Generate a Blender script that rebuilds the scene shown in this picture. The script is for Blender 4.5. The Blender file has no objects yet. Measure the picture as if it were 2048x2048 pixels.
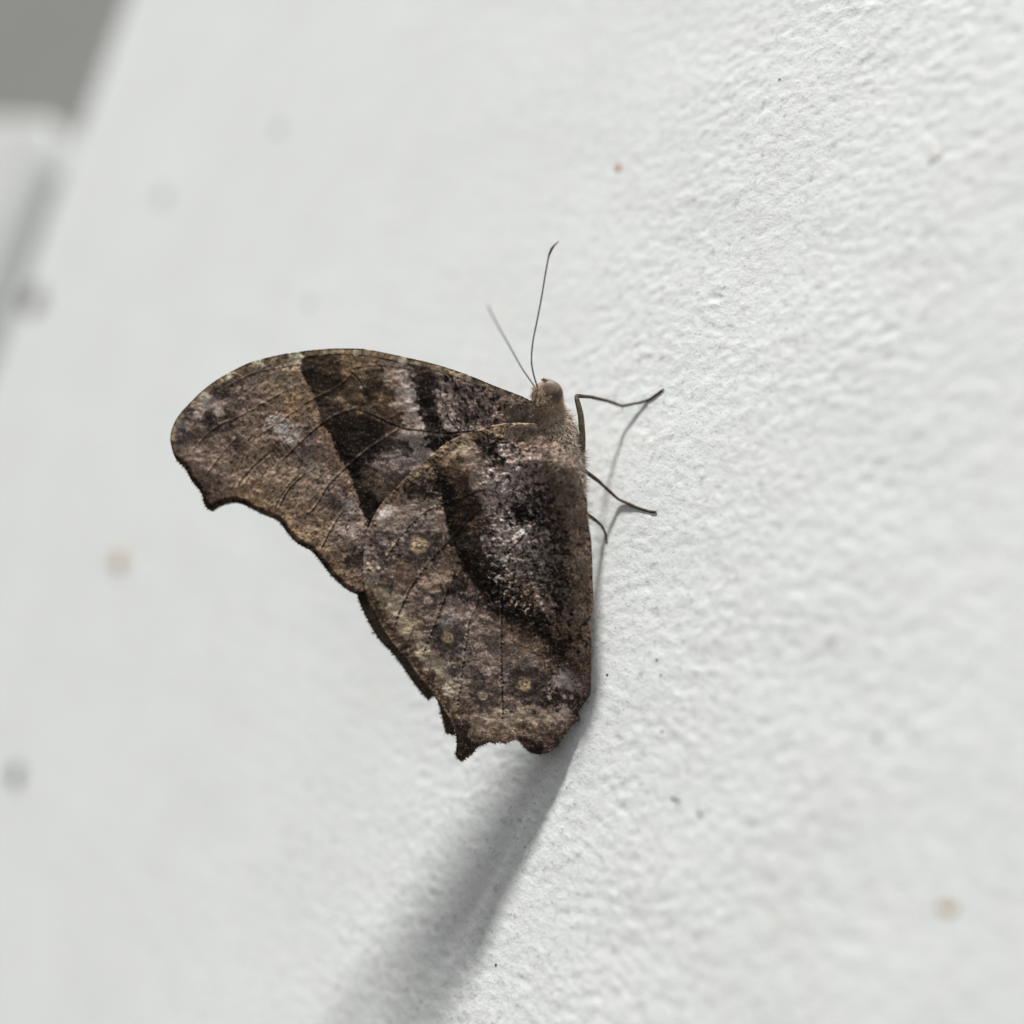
import bpy, bmesh, math, random
import numpy as np
from mathutils import Vector, Matrix

random.seed(7)
rng = np.random.default_rng(7)
scene = bpy.context.scene
COL = scene.collection
MM = 0.001

# ---------------------------------------------------------------- camera geometry
# photo frame is 2048 x 2048; the camera looks obliquely along a vertical wall (plane Y = 0)
FPX = 2197.0                      # focal length in photo pixels (about 50 degrees)
TH = math.radians(43)             # angle between the wall and the picture plane
AL = math.radians(45)             # lean of the closed wings from the wall's perpendicular
ZF = 110.0                        # mm to the wall point in focus
ROLL = math.radians(20)
sR, cR = math.sin(ROLL), math.cos(ROLL)
t_c = np.array([sR, cR, 0.0])                                   # true vertical, in camera axes
g_c = np.array([-cR, sR, 0.0])
n_c = np.array([*(math.sin(TH) * g_c[:2]), math.cos(TH)])       # wall normal
d_c = np.array([*(math.cos(TH) * g_c[:2]), -math.sin(TH)])      # along the wall, away from the camera
M = np.stack([-d_c, -n_c, t_c])                                 # camera axes -> world (X right, Y into wall, Z up)
w_c = n_c * math.cos(AL) + d_c * math.sin(AL)                   # from the wall out to the wing tips

def ray(px, py):
    px = np.asarray(px, float); py = np.asarray(py, float)
    return np.stack([(px - 1024) / FPX, (1024 - py) / FPX, -np.ones_like(px)], -1)
PF = ray(1250, 1050) * ZF
def hit(px, py, p0, nrm):
    r = ray(px, py)
    return r * ((p0 @ nrm) / (r @ nrm))[..., None]
def wall_c(px, py): return hit(px, py, PF, n_c)
P0 = wall_c(1163, 1438) + n_c * 0.35
nu_c = np.cross(t_c, w_c); nu_c /= np.linalg.norm(nu_c)
if nu_c[2] < 0: nu_c = -nu_c
def wing_c(px, py, off=0.0):
    p = hit(px, py, P0, nu_c)
    return p + np.asarray(off)[..., None] * nu_c if np.ndim(off) else p + off * nu_c
A0 = wing_c(1160.0, 1400.0); A1 = wing_c(1100.0, 840.0); HINGE = (A1 - A0) / np.linalg.norm(A1 - A0)
def turn(v, k, a): return v * math.cos(a) + np.cross(k, v) * math.sin(a) + k * (k @ v) * (1 - math.cos(a))
nu_far = turn(nu_c, HINGE, math.radians(9.5))
if hit(600.0, 900.0, A0, nu_far)[2] > wing_c(600.0, 900.0)[2]: nu_far = turn(nu_c, HINGE, -math.radians(9.5))
def far_c(px, py, off=0.0):
    return hit(px, py, A0 - nu_c * 0.25, nu_far) + np.asarray(off)[..., None] * nu_far
def to_w(pc): return ((pc - PF) @ M.T) * MM                     # metres, origin at the point in focus
NU_W = nu_c @ M.T
def wall_w(px, py): return to_w(wall_c(px, py))
def wing_w(px, py, off=0.0): return to_w(wing_c(px, py, off))
def mix_w(px, py, f):                                           # between the wing plane (0) and the wall (1)
    a = wing_c(np.array(px, float), np.array(py, float)); b = wall_c(np.array(px, float), np.array(py, float))
    return to_w(a * (1 - f) + b * f)

cam = bpy.data.cameras.new('camera')
co = bpy.data.objects.new('camera', cam); COL.objects.link(co)
cp = to_w(np.zeros(3))
mw = Matrix.Identity(4)
for r in range(3):
    for c in range(3): mw[r][c] = M[r][c]
    mw[r][3] = cp[r]
co.matrix_world = mw
cam.sensor_width = 36; cam.lens = 36 * FPX / 2048
cam.clip_start = 0.005; cam.clip_end = 50
cam.dof.use_dof = True
cam.dof.focus_distance = 0.108
cam.dof.aperture_fstop = 5.1
scene.camera = co

# ---------------------------------------------------------------- light: overcast sky with a broad bright part above
SUN = Vector((-0.235, -0.35, 0.90)).normalized()
world = bpy.data.worlds.new('World'); scene.world = world; world.use_nodes = True
nt = world.node_tree; bg = nt.nodes['Background']
sky = nt.nodes.new('ShaderNodeTexSky'); sky.sky_type = 'NISHITA'; sky.sun_disc = False
sky.sun_elevation = math.asin(SUN.z); sky.sun_rotation = math.atan2(SUN.x, SUN.y)
hs = nt.nodes.new('ShaderNodeHueSaturation'); hs.inputs['Saturation'].default_value = 0.0
nt.links.new(sky.outputs[0], hs.inputs['Color']); nt.links.new(hs.outputs[0], bg.inputs[0])
bg.inputs[1].default_value = 0.05
sl = bpy.data.lights.new('sun', 'SUN'); sl.energy = 3.0; sl.angle = math.radians(6); sl.color = (1, 0.992, 0.975)
so = bpy.data.objects.new('sun', sl); COL.objects.link(so)
so.rotation_euler = SUN.to_track_quat('Z', 'Y').to_euler()
scene.view_settings.view_transform = 'Standard'; scene.view_settings.look = 'None'
scene.view_settings.gamma = 1; scene.view_settings.exposure = 0.93

# ---------------------------------------------------------------- helpers
def lin(c):
    c = np.asarray(c, float) / 255.0
    return np.where(c <= 0.04045, c / 12.92, ((c + 0.055) / 1.055) ** 2.4)

def link(o, parent=None):
    COL.objects.link(o)
    if parent is not None: o.parent = parent
    return o
def mesh_obj(name, verts, faces, mat, parent=None, smooth=True, cols=None):
    me = bpy.data.meshes.new(name)
    verts = np.asarray(verts, np.float32)
    me.from_pydata(verts.tolist() if len(verts) < 4000 else [], [], faces if len(verts) < 4000 else [])
    if len(verts) >= 4000:
        faces = np.asarray(faces, np.int32); k = faces.shape[1]
        me.vertices.add(len(verts)); me.vertices.foreach_set('co', verts.ravel())
        me.loops.add(faces.size); me.loops.foreach_set('vertex_index', faces.ravel())
        me.polygons.add(len(faces)); me.polygons.foreach_set('loop_start', np.arange(0, faces.size, k, dtype=np.int32))
        me.update(calc_edges=True); me.validate()
    if smooth: me.polygons.foreach_set('use_smooth', [True] * len(me.polygons))
    if cols is not None:
        at = me.color_attributes.new('Col', 'FLOAT_COLOR', 'POINT')
        c4 = np.ones((len(verts), 4), np.float32); c4[:, :3] = cols
        at.data.foreach_set('color', c4.ravel())
    me.materials.append(mat)
    me.update()
    return link(bpy.data.objects.new(name, me), parent)

def hsh(ix, iy, s):
    h = (ix.astype(np.int64) * 374761393 + iy.astype(np.int64) * 668265263 + s * 974711) & 0xffffffff
    h = ((h ^ (h >> 13)) * 1274126177) & 0xffffffff
    h = (h ^ (h >> 16)) & 0xffff
    return h / 65535.0
def perlin(x, y, s=0):
    x0 = np.floor(x); y0 = np.floor(y); fx = x - x0; fy = y - y0
    ux = fx * fx * fx * (fx * (fx * 6 - 15) + 10); uy = fy * fy * fy * (fy * (fy * 6 - 15) + 10)
    def gr(ix, iy, dx, dy):
        a = hsh(ix, iy, s) * 2 * math.pi
        return np.cos(a) * dx + np.sin(a) * dy
    a = gr(x0, y0, fx, fy); b = gr(x0 + 1, y0, fx - 1, fy)
    c = gr(x0, y0 + 1, fx, fy - 1); d = gr(x0 + 1, y0 + 1, fx - 1, fy - 1)
    return (a * (1 - ux) + b * ux) * (1 - uy) + (c * (1 - ux) + d * ux) * uy * 1.0
def fbm(x, y, octv=3, s=0, gain=0.55):
    v = 0; a = 1; tot = 0
    for k in range(octv):
        v = v + a * perlin(x * 2 ** k + 17.3 * k, y * 2 ** k - 9.1 * k, s + k); tot += a; a *= gain
    return v / tot * 1.5
def sstep(a, b, x):
    t = np.clip((x - a) / (b - a), 0, 1); return t * t * (3 - 2 * t)
def catmull(pts, n=8, closed=False):
    P = np.array(pts, float); N = len(P); out = []
    for i in range(N if closed else N - 1):
        if closed: p0, p1, p2, p3 = P[i - 1], P[i], P[(i + 1) % N], P[(i + 2) % N]
        else: p0, p1, p2, p3 = P[max(i - 1, 0)], P[i], P[i + 1], P[min(i + 2, N - 1)]
        for k in range(n):
            t = k / n
            out.append(0.5 * ((2 * p1) + (-p0 + p2) * t + (2 * p0 - 5 * p1 + 4 * p2 - p3) * t * t + (-p0 + 3 * p1 - 3 * p2 + p3) * t ** 3))
    if not closed: out.append(P[-1])
    return np.array(out)
def seg_dist(X, Y, poly, closed=False):
    """distance to a polyline, arc parameter in px, and signed side of the nearest segment"""
    P = np.asarray(poly, float); best = np.full(X.shape, 1e9); par = np.zeros(X.shape); side = np.zeros(X.shape)
    qx = np.zeros(X.shape); qy = np.zeros(X.shape); acc = 0.0
    for i in range(len(P) if closed else len(P) - 1):
        a = P[i]; b = P[(i + 1) % len(P)]; e = b - a; L2 = e @ e
        if L2 < 1e-9: continue
        t = np.clip(((X - a[0]) * e[0] + (Y - a[1]) * e[1]) / L2, 0, 1)
        cx = a[0] + t * e[0]; cy = a[1] + t * e[1]
        d2 = (X - cx) ** 2 + (Y - cy) ** 2
        m = d2 < best
        best = np.where(m, d2, best); par = np.where(m, acc + t * math.sqrt(L2), par)
        side = np.where(m, e[0] * (Y - a[1]) - e[1] * (X - a[0]), side)
        qx = np.where(m, cx, qx); qy = np.where(m, cy, qy)
        acc += math.sqrt(L2)
    return np.sqrt(best), par, np.sign(side), qx, qy
def inside(X, Y, poly):
    P = np.asarray(poly, float); r = np.zeros(X.shape, bool)
    for i in range(len(P)):
        x1, y1 = P[i]; x2, y2 = P[(i + 1) % len(P)]
        if y1 == y2: continue
        c = ((y1 > Y) != (y2 > Y)) & (X < (x2 - x1) * (Y - y1) / (y2 - y1) + x1)
        r ^= c
    return r

# ---------------------------------------------------------------- materials
def new_mat(name, rough=0.8, spec=0.25):
    m = bpy.data.materials.new(name); m.use_nodes = True
    b = m.node_tree.nodes['Principled BSDF']
    b.inputs['Roughness'].default_value = rough; b.inputs['Specular IOR Level'].default_value = spec
    return m, m.node_tree, b
def tex_noise(nt, scale, detail=3, rough=0.55, vec=None):
    n = nt.nodes.new('ShaderNodeTexNoise'); n.inputs['Scale'].default_value = scale
    n.inputs['Detail'].default_value = detail; n.inputs['Roughness'].default_value = rough
    if vec is not None: nt.links.new(vec, n.inputs['Vector'])
    return n
def ramp(nt, src, stops):
    r = nt.nodes.new('ShaderNodeValToRGB'); nt.links.new(src, r.inputs[0])
    e = r.color_ramp.elements
    while len(e) > len(stops): e.remove(e[-1])
    while len(e) < len(stops): e.new(0.5)
    for k, (p, c) in enumerate(stops):
        e[k].position = p; e[k].color = (*c, 1)
    return r
def coords(nt): return nt.nodes.new('ShaderNodeTexCoord').outputs['Object']
def bump(nt, b, height, dist, strength=1.0, prev=None):
    n = nt.nodes.new('ShaderNodeBump'); n.inputs['Distance'].default_value = dist; n.inputs['Strength'].default_value = strength
    nt.links.new(height, n.inputs['Height'])
    if prev is not None: nt.links.new(prev.outputs[0], n.inputs['Normal'])
    nt.links.new(n.outputs[0], b.inputs['Normal'])
    return n

def paint_mat(name, base, dirt):
    m, nt, b = new_mat(name, 0.55, 0.35)
    v = coords(nt)
    big = tex_noise(nt, 45, 3, 0.6, v)                      # slow yellowing of the paint
    r0 = ramp(nt, big.outputs[0], [(0.3, dirt), (0.65, base)])
    mid = tex_noise(nt, 950, 4, 0.65, v)                     # faint darker mottling scattered over the paint
    rm = ramp(nt, mid.outputs[0], [(0.30, (0.70, 0.695, 0.69)), (0.44, (1, 1, 1))])
    hue = tex_noise(nt, 160, 2, 0.5, v)                     # pinkish and greenish cast from patch to patch
    rh = ramp(nt, hue.outputs[0], [(0.35, (1.0, 0.987, 0.985)), (0.5, (1, 1, 1)), (0.65, (0.985, 1.0, 0.99))])
    def mul(a, b2):
        k = nt.nodes.new('ShaderNodeMix'); k.data_type = 'RGBA'; k.blend_type = 'MULTIPLY'; k.inputs[0].default_value = 1
        nt.links.new(a, k.inputs[6]); nt.links.new(b2, k.inputs[7]); return k.outputs[2]
    c1 = mul(mul(r0.outputs[0], rm.outputs[0]), rh.outputs[0])
    fine = tex_noise(nt, 3600, 2, 0.5, v)                   # pinholes and dust
    r2 = ramp(nt, fine.outputs[0], [(0.29, (0.42, 0.42, 0.42)), (0.36, (1, 1, 1))])
    mx = nt.nodes.new('ShaderNodeMix'); mx.data_type = 'RGBA'; mx.blend_type = 'MULTIPLY'; mx.inputs[0].default_value = 0.8
    nt.links.new(c1, mx.inputs[6]); nt.links.new(r2.outputs[0], mx.inputs[7])
    nt.links.new(mx.outputs[2], b.inputs['Base Color'])
    n1 = tex_noise(nt, 1300, 4, 0.6, v)
    b1 = bump(nt, b, n1.outputs[0], 0.00012, 0.7)
    n2 = tex_noise(nt, 7000, 2, 0.6, v)
    bump(nt, b, n2.outputs[0], 0.00003, 0.7, b1)
    return m
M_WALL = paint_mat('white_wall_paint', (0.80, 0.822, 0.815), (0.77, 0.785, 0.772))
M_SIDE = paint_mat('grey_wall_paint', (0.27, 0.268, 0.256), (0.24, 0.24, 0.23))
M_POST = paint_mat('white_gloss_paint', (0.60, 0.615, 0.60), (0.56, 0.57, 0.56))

# ---------------------------------------------------------------- setting: wall, far corner
def axis(lo, hi, c0, c1, step, grow=1.07, mx=6.0):
    a = list(np.arange(c0, c1, step)); s = step; x = a[0]
    L = []
    while x > lo: s = min(s * grow, mx); x -= s; L.append(x)
    s = step; x = a[-1]; R = []
    while x < hi: s = min(s * grow, mx); x += s; R.append(x)
    return np.array(L[::-1] + a + R)
XC = wall_w(140, 320)[0] / MM                                   # the far end of the wall
XMAX = max(wall_w(2048, y)[0] for y in (0, 1024, 2048)) / MM
xs = axis(XC, XMAX + 60, -16, XMAX + 3, 0.33); xs[0] = XC
zs = axis(-420, 420, -60, 62, 0.36)
GX, GZ = np.meshgrid(xs, zs, indexing='ij')
# brushed, lumpy paint: soft lumps of one to two millimetres, slightly drawn out sideways, over a slow unevenness
q = 0.55 * perlin(GX / 5, GZ / 5, 91)
GU = GX * .84 + GZ * .54; GV = -GX * .54 + GZ * .84
lump = fbm(GU / 1.45 + q, GV / 1.2 + q, 3, 11, 0.7)
ridge = 1 - np.abs(perlin(GU / 3.4 + q, GV / 1.5, 23)) * 2
H = 0.070 * lump + 0.03 * np.clip(ridge, 0, 1) ** 2 + 0.10 * fbm(GX / 13, GZ / 13, 2, 31) + 0.05 * sstep(.12, .6, perlin(GX / 1.0 + q, GZ / .85, 77)) - 0.07 * sstep(.2, .6, perlin(GX / .95 - q, GZ / .8 + q, 78)) + .03 * perlin(GX / .75, GZ / .75, 79)
fade = np.exp(-(GX / 260) ** 2) * (.5 + .5 * sstep(-26, -2, GX)) * (1 + .55 * fbm(GX / 11, GZ / 11, 2, 83))
wv = np.stack([GX, -H * fade, GZ], -1).reshape(-1, 3) * MM
nx, nz = GX.shape
I = np.arange(nx * nz).reshape(nx, nz)
wf = np.stack([I[:-1, :-1], I[1:, :-1], I[1:, 1:], I[:-1, 1:]], -1).reshape(-1, 4)
n0 = len(wv)                                                    # the wall's end returns into the recess
wv = np.vstack([wv, np.stack([np.full(nz, XC * MM), np.full(nz, 80 * MM), zs * MM], -1)])
k = np.arange(nz - 1); wf = np.vstack([wf, np.stack([n0 + k, I[0, :-1], I[0, 1:], n0 + k + 1], -1)])
wall = mesh_obj('wall', wv, wf, M_WALL); wall['kind'] = 'structure'; wall['label'] = 'rough white painted wall the butterfly rests on'

def speck(name, px, py, r, mat, seed, h=0.25, stretch=1.0, ang=0.0):
    """a low uneven flake of dirt lying on the wall: 3 rings"""
    c = wall_w(px, py); rs = np.random.default_rng(seed)
    depth = -wall_c(px, py)[2]; rad = r * depth / FPX * MM
    v = [(0, -h * rad, 0)]; f = []; K = 14
    for ri, (rr, hh) in enumerate(((0.45, 0.8), (0.8, 0.45), (1.0, -0.6))):
        for k in range(K):
            a = 2 * math.pi * k / K; j = 1 + 0.22 * rs.standard_normal() * (0.4 + 0.6 * rr)
            x, z = math.cos(a) * rad * rr * j * stretch, math.sin(a) * rad * rr * j
            x, z = x * math.cos(ang) - z * math.sin(ang), x * math.sin(ang) + z * math.cos(ang)
            v.append((x, -h * rad * hh, z))
    for k in range(K):
        f.append((0, 1 + k, 1 + (k + 1) % K))
        for ri in range(2):
            a = 1 + ri * K; f.append((a + k, a + K + k, a + K + (k + 1) % K, a + (k + 1) % K))
    ix = np.argmin(abs(xs - c[0] / MM)); iz = np.argmin(abs(zs - c[2] / MM))
    off = -H[ix, iz] * fade[ix, iz] * MM
    o = mesh_obj(name, np.array(v) + np.array((c[0], off - 0.02 * MM, c[2])), f, mat, wall)
    return o
def flat(name, c, rough=0.8):
    m, nt, b = new_mat(name, rough)
    v = coords(nt); n = tex_noise(nt, 2500, 3, 0.6, v)
    r = ramp(nt, n.outputs[0], [(0.3, tuple(np.array(c) * 0.7)), (0.7, tuple(np.minimum(np.array(c) * 1.25, 1)))])
    nt.links.new(r.outputs[0], b.inputs['Base Color'])
    return m
M_TAN = flat('tan_dirt', (0.44, 0.26, 0.10)); M_GREY2 = flat('slate_dirt', (0.14, 0.145, 0.15)); M_GREY = flat('grey_dirt', (0.40, 0.40, 0.40)); M_PINK = flat('pinkish_dirt', (0.5, 0.28, 0.19))
M_PALE = flat('greenish_dirt', (0.46, 0.48, 0.42)); M_DARK = flat('dark_dirt_hole', (0.12, 0.115, 0.11))
M_DRIP = flat('paint_blob', (0.72, 0.71, 0.69))
SP = [(238, 1122, 24, M_TAN), (66, 600, 34, M_DARK), (33, 1550, 24, M_GREY2), (325, 392, 22, M_PALE), (558, 255, 16, M_PALE),  # the big dark one near the wall's end paints a hole's darkness
      (618, 605, 12, M_PALE), (1236, 336, 10, M_PINK), (1399, 1628, 5, M_DARK), (1347, 1595, 5, M_GREY), (1356, 1600, 4, M_GREY),
      (1893, 1815, 11, M_TAN), (1753, 1472, 8, M_GREY), (1560, 158, 3, M_GREY), (1324, 1462, 4, M_GREY),
      (1322, 1350, 2.5, M_DARK), (1314, 1320, 2.5, M_DARK), (992, 1930, 3, M_DARK), (1215, 1350, 3, M_DARK)]
for k, (x, y, r, m) in enumerate(SP):
    speck('dirt_hole_speck', x, y, r, m, 100 + k, 0.12 if r > 8 else 0.3, random.uniform(.8, 1.5), random.uniform(0, 3))
# a slightly raised pale blob of plaster at the upper right
speck('paint_drip', 1868, 312, 15, M_DRIP, 55, 0.06)

# side wall at the far corner and the white block with a rounded top standing against it
def box(name, lo, hi, mat, bev=0.0, seg=4, rnd=0.0):
    bm = bmesh.new(); bmesh.ops.create_cube(bm, size=1)
    for v in bm.verts: v.co = Vector([lo[k] + (v.co[k] + .5) * (hi[k] - lo[k]) for k in range(3)]) * MM
    if rnd:                                                     # round the upper right corner first
        ed = [e for e in bm.edges if all(abs(v.co.x - hi[0] * MM) < 1e-6 and abs(v.co.z - hi[2] * MM) < 1e-6 for v in e.verts)]
        bmesh.ops.bevel(bm, geom=ed, offset=rnd * MM, segments=10, affect='EDGES', profile=0.5)
    if bev: bmesh.ops.bevel(bm, geom=bm.edges[:], offset=bev * MM, segments=seg, affect='EDGES', profile=0.5)
    me = bpy.data.meshes.new(name); bm.to_mesh(me); bm.free(); me.materials.append(mat)
    for p in me.polygons: p.use_smooth = bev > 0
    o = link(bpy.data.objects.new(name, me))
    return o
def at_y(px, py, Y):                                            # pixel -> point on the plane Y (mm)
    o = to_w(np.zeros(3)) / MM; r = ray(px, py) @ M.T
    return o + r * ((Y - o[1]) / r[1])
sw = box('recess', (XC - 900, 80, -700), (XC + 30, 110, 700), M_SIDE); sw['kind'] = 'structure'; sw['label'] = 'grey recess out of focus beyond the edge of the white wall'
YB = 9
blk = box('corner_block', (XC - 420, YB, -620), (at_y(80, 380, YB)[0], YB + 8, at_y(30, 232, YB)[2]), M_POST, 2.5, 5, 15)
blk['category'] = 'block'; blk['label'] = 'blurred white block with a rounded top in the far left corner'

# ---------------------------------------------------------------- butterfly root
root = bpy.data.objects.new('butterfly', None); link(root)
root.location = to_w(P0); root.empty_display_size = 0.01
bpy.context.view_layer.update()
root['category'] = 'butterfly'
root['label'] = 'brown leaf-like butterfly with closed mottled wings resting head-up on white wall'
ROOT_INV = -np.array(root.location)
def rel(v): return np.asarray(v) + ROOT_INV                       # world metres -> butterfly space

# ---------------------------------------------------------------- outlines (photo pixels)
COSTA = [(1078, 812), (1063, 803), (1042, 792), (990, 772), (928, 747), (866, 727), (804, 713), (742, 700), (720, 697.5), (680, 696.5), (651, 698), (589, 704.5),
         (527, 717), (485.6, 731), (444, 753), (413, 774), (382, 803), (357, 832), (345, 855), (341, 877), (345, 900), (353, 919)]
MARG = [(370, 935), (382, 958), (397, 977), (405, 991), (407, 1004), (415, 1016), (423.5, 1019), (434, 1012), (452.5, 1005), (473, 1003), (494, 1011), (519, 1024),
        (539, 1032), (557, 1041), (573, 1062), (590, 1081), (607, 1092), (623, 1101), (637, 1117), (656, 1142), (675, 1162), (693, 1177), (714, 1187)]
FORE = catmull(COSTA + MARG, 5).tolist() + [(745, 1175), (800, 1060), (900, 960), (1010, 900), (1085, 880), (1095, 840)]
HM = [(730, 1164), (734, 1193), (747, 1221), (760, 1246), (775, 1270), (793, 1294), (814, 1318), (832, 1344), (850, 1366), (866, 1386), (878, 1403), (890, 1422),
      (901, 1441), (911, 1460), (914, 1486), (912, 1507), (918, 1517), (926, 1519), (934, 1512), (944, 1507), (951, 1496), (960, 1490), (970, 1486), (978, 1482), (988, 1485), (998, 1481),
      (1008, 1485), (1017, 1482), (1031, 1476), (1040, 1482), (1047, 1489), (1058, 1500), (1068, 1504), (1078, 1506), (1088, 1503), (1097, 1501), (1106, 1495), (1114, 1488), (1124, 1470), (1139, 1451), (1151, 1442), (1159, 1436)]
HI = [(1156, 1424), (1163, 1410), (1172, 1398), (1180, 1385), (1180, 1356), (1181, 1304), (1179, 1267), (1174, 1246), (1179, 1232), (1184, 1208), (1182, 1146),
      (1180, 1084), (1173, 1043), (1169, 991), (1160, 955), (1142, 925), (1120, 893), (1100, 868)]
HL = [(1085, 853), (1060, 848), (1024, 847), (985, 852), (945, 864), (897, 884), (855, 917), (815, 953), (793, 976), (761, 1011), (738, 1056), (731, 1090), (728, 1120), (728, 1140)]
HIND = catmull(HM + HI + HL, 4, closed=True).tolist()
FH = [(714, 1184), (720, 1208), (730, 1231), (743, 1256), (759, 1281), (772, 1294), (784, 1306), (801, 1328), (819, 1355), (836, 1378), (848, 1392), (857, 1400), (862, 1393), (868, 1388), (874, 1398), (878, 1411),
      (884, 1434), (888, 1452), (892, 1468), (898, 1467), (903, 1471), (909, 1469), (915, 1450), (990, 1462), (1040, 1470), (1060, 1490), (1090, 1492), (1120, 1462), (1150, 1430), (1165, 1392), (1168, 1300), (1165, 1200), (1160, 1100), (1150, 1000),
      (1110, 890), (1060, 860), (950, 880), (860, 930), (780, 1010), (735, 1100)]

# ---------------------------------------------------------------- wing pattern, painted on a fine grid of vertices
ST = 1.4
gx = np.arange(330, 1196, ST); gy = np.arange(688, 1526, ST)
PX, PY = np.meshgrid(gx, gy, indexing='ij')
W2P = lambda x, y: (330 + x * 0.46066, 680 + y * 0.46066)
F_OUT = [(60,430,80,72,75),(100,330,105,95,90),(150,290,134,124,127),(250,200,72,62,60),(330,220,95,82,74),(400,150,120,108,95),(520,170,132,120,102),(570,240,148,126,98),(560,300,125,100,72),
 (600,200,142,124,102),(480,250,120,105,85),(400,260,100,85,74),(300,290,95,82,76),(230,310,136,126,128),(200,345,45,36,35),(280,340,80,68,60),(350,360,115,100,88),(160,420,90,75,65),(120,480,122,107,94),
 (300,430,66,54,47),(240,480,115,100,86),(380,420,110,95,82),(440,450,100,85,72),(518,385,172,163,170),(545,425,150,142,150),(580,400,95,85,85),(620,380,70,58,52),(660,370,120,100,85),(700,420,125,105,88),
 (500,470,72,60,54),(600,480,85,75,70),(650,560,108,98,92),(700,500,112,97,84),(740,520,95,80,70),(560,560,125,110,92),(480,560,135,118,98),(400,540,130,113,95),(320,560,120,104,88),(250,600,110,95,85),(200,640,90,75,65),
 (350,640,130,110,88),(420,650,137,117,92),(500,650,137,119,98),(580,640,120,105,88),(660,640,105,92,80),(720,660,95,85,80),(780,620,90,72,60),(800,720,155,145,150),(740,720,85,75,70),(560,780,122,104,84),(640,760,115,98,80),
 (700,780,125,106,86),(650,860,125,106,84),(760,860,120,108,98),(820,820,142,130,124),(850,860,130,118,112),(740,930,115,98,80),(810,950,66,56,52),(800,1040,112,94,78),(850,1000,105,92,82),(720,1010,112,95,78),(800,800,118,108,104)]
F_IN = [(620,120,45,33,24),(700,130,60,45,30),(800,120,98,78,50),(750,170,50,37,27),(720,220,58,44,30),(840,200,88,70,48),(900,180,60,46,32),(780,270,78,62,43),(700,300,60,47,34),(880,280,72,56,36),(960,250,88,70,47),(960,320,78,60,39),
 (1000,340,70,55,40),(780,380,46,34,26),(900,380,43,32,25),(800,450,36,26,20),(900,450,42,32,26),(780,500,33,24,18),(860,560,45,34,25),(900,600,66,50,34),(940,650,84,70,56),(880,700,44,33,25),(820,560,22,16,12),(950,560,78,68,64),(1000,520,94,84,82),
 (1050,480,60,52,50),(1080,430,106,98,100),(1100,490,118,110,114),(900,740,35,26,20),(1010,170,145,132,120),(1050,210,158,150,156),(1030,280,146,138,138),(1065,320,158,150,156),(1085,370,146,136,126),(1090,180,48,36,28),(1130,260,32,24,18),(1150,330,32,25,20),
 (1190,410,33,25,20),(1100,140,60,48,36),(1150,430,38,30,26),(1140,200,40,30,24),(1220,220,122,110,106),(1200,300,112,101,98),(1270,250,98,86,83),(1250,370,116,106,106),(1300,330,80,68,64),(1350,280,88,75,70),(1420,260,92,78,72),(1480,280,100,85,75),
 (1400,350,90,77,72),(1520,300,105,90,78),(1580,320,112,96,83),(1240,160,90,76,66),(1320,200,85,72,64),(660,60,70,54,38),(860,60,120,100,76)]
H_OUT = [(1080,660,62,50,42),(1150,650,52,40,31),(1100,580,105,88,72),(1000,680,122,104,90),(962,745,180,166,166),(1130,720,112,100,92),(1060,720,128,115,106),(1000,770,130,118,110),(1190,780,136,122,112),(1150,800,105,94,92),(1200,720,120,105,92),
 (880,900,118,107,107),(930,880,85,76,78),(960,960,72,62,56),(1000,920,90,78,72),(1010,980,117,100,82),(1050,900,80,72,74),(1100,1000,112,96,82),(1180,950,90,78,68),(1210,900,80,66,54),(950,1040,90,76,66),(1050,1060,108,92,78),(1150,1060,120,104,90),
 (1200,1020,117,100,84),(1140,1130,95,82,78),(1100,1180,110,95,80),(1190,1180,105,92,82),(930,1080,146,134,112),(990,1140,152,140,119),(1050,1250,138,123,100),(1120,1330,152,141,120),(1170,1400,134,122,109),(1230,1490,146,134,121),(1270,1540,128,114,100),
 (890,1120,92,75,60),(940,1200,88,73,59),(1000,1290,92,76,62),(1080,1370,88,73,60),(1150,1470,98,82,66),(1220,1570,105,88,70),(1250,1630,85,70,58),(1250,1190,128,118,115),(1310,1170,122,110,106),(1270,1250,124,116,118),(1330,1230,128,118,112),(1230,1230,73,64,64),
 (1240,1300,68,60,60),(1180,1300,75,64,60),(1290,1330,85,76,74),(1350,1270,110,98,90),(1420,1220,100,86,74),(1430,1300,105,93,84),(1500,1260,105,88,74),(1550,1300,95,80,66),(1500,1360,112,100,92),(1580,1380,112,100,94),(1380,1370,110,97,88),(1300,1400,100,90,82),
 (1420,1420,117,104,98),(1650,1420,95,80,68),(1350,1480,90,80,76),(1260,1450,85,76,72),(1320,1540,90,78,70),(1450,1500,100,88,80),(1550,1460,75,65,60),(1630,1500,63,54,52),(1570,1540,58,48,46),(1680,1540,48,40,38),(1500,1570,95,83,76),(1400,1580,100,88,80),
 (1740,1450,138,130,138),(1755,1490,120,110,116),(1760,1540,75,62,54),(1780,1580,52,42,38),(1400,1650,150,135,116),(1480,1630,144,129,112),(1530,1610,156,142,121),(1600,1640,117,102,86),(1680,1640,112,98,84),(1720,1630,140,130,130),(1760,1640,117,100,84),
 (1330,1680,105,90,74),(1430,1700,115,98,80),(1500,1690,112,96,80),(1580,1700,100,84,68),(1680,1690,92,78,66),(1290,1680,62,50,40),(1300,1760,52,40,32),(1290,1800,42,32,26),(1280,1600,95,80,64),(1700,1400,60,46,36),(1800,1420,80,64,52),(1820,1480,85,70,60),
 (1620,1330,90,74,58),(1560,1250,80,64,50),(900,1020,112,102,98)]
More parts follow.
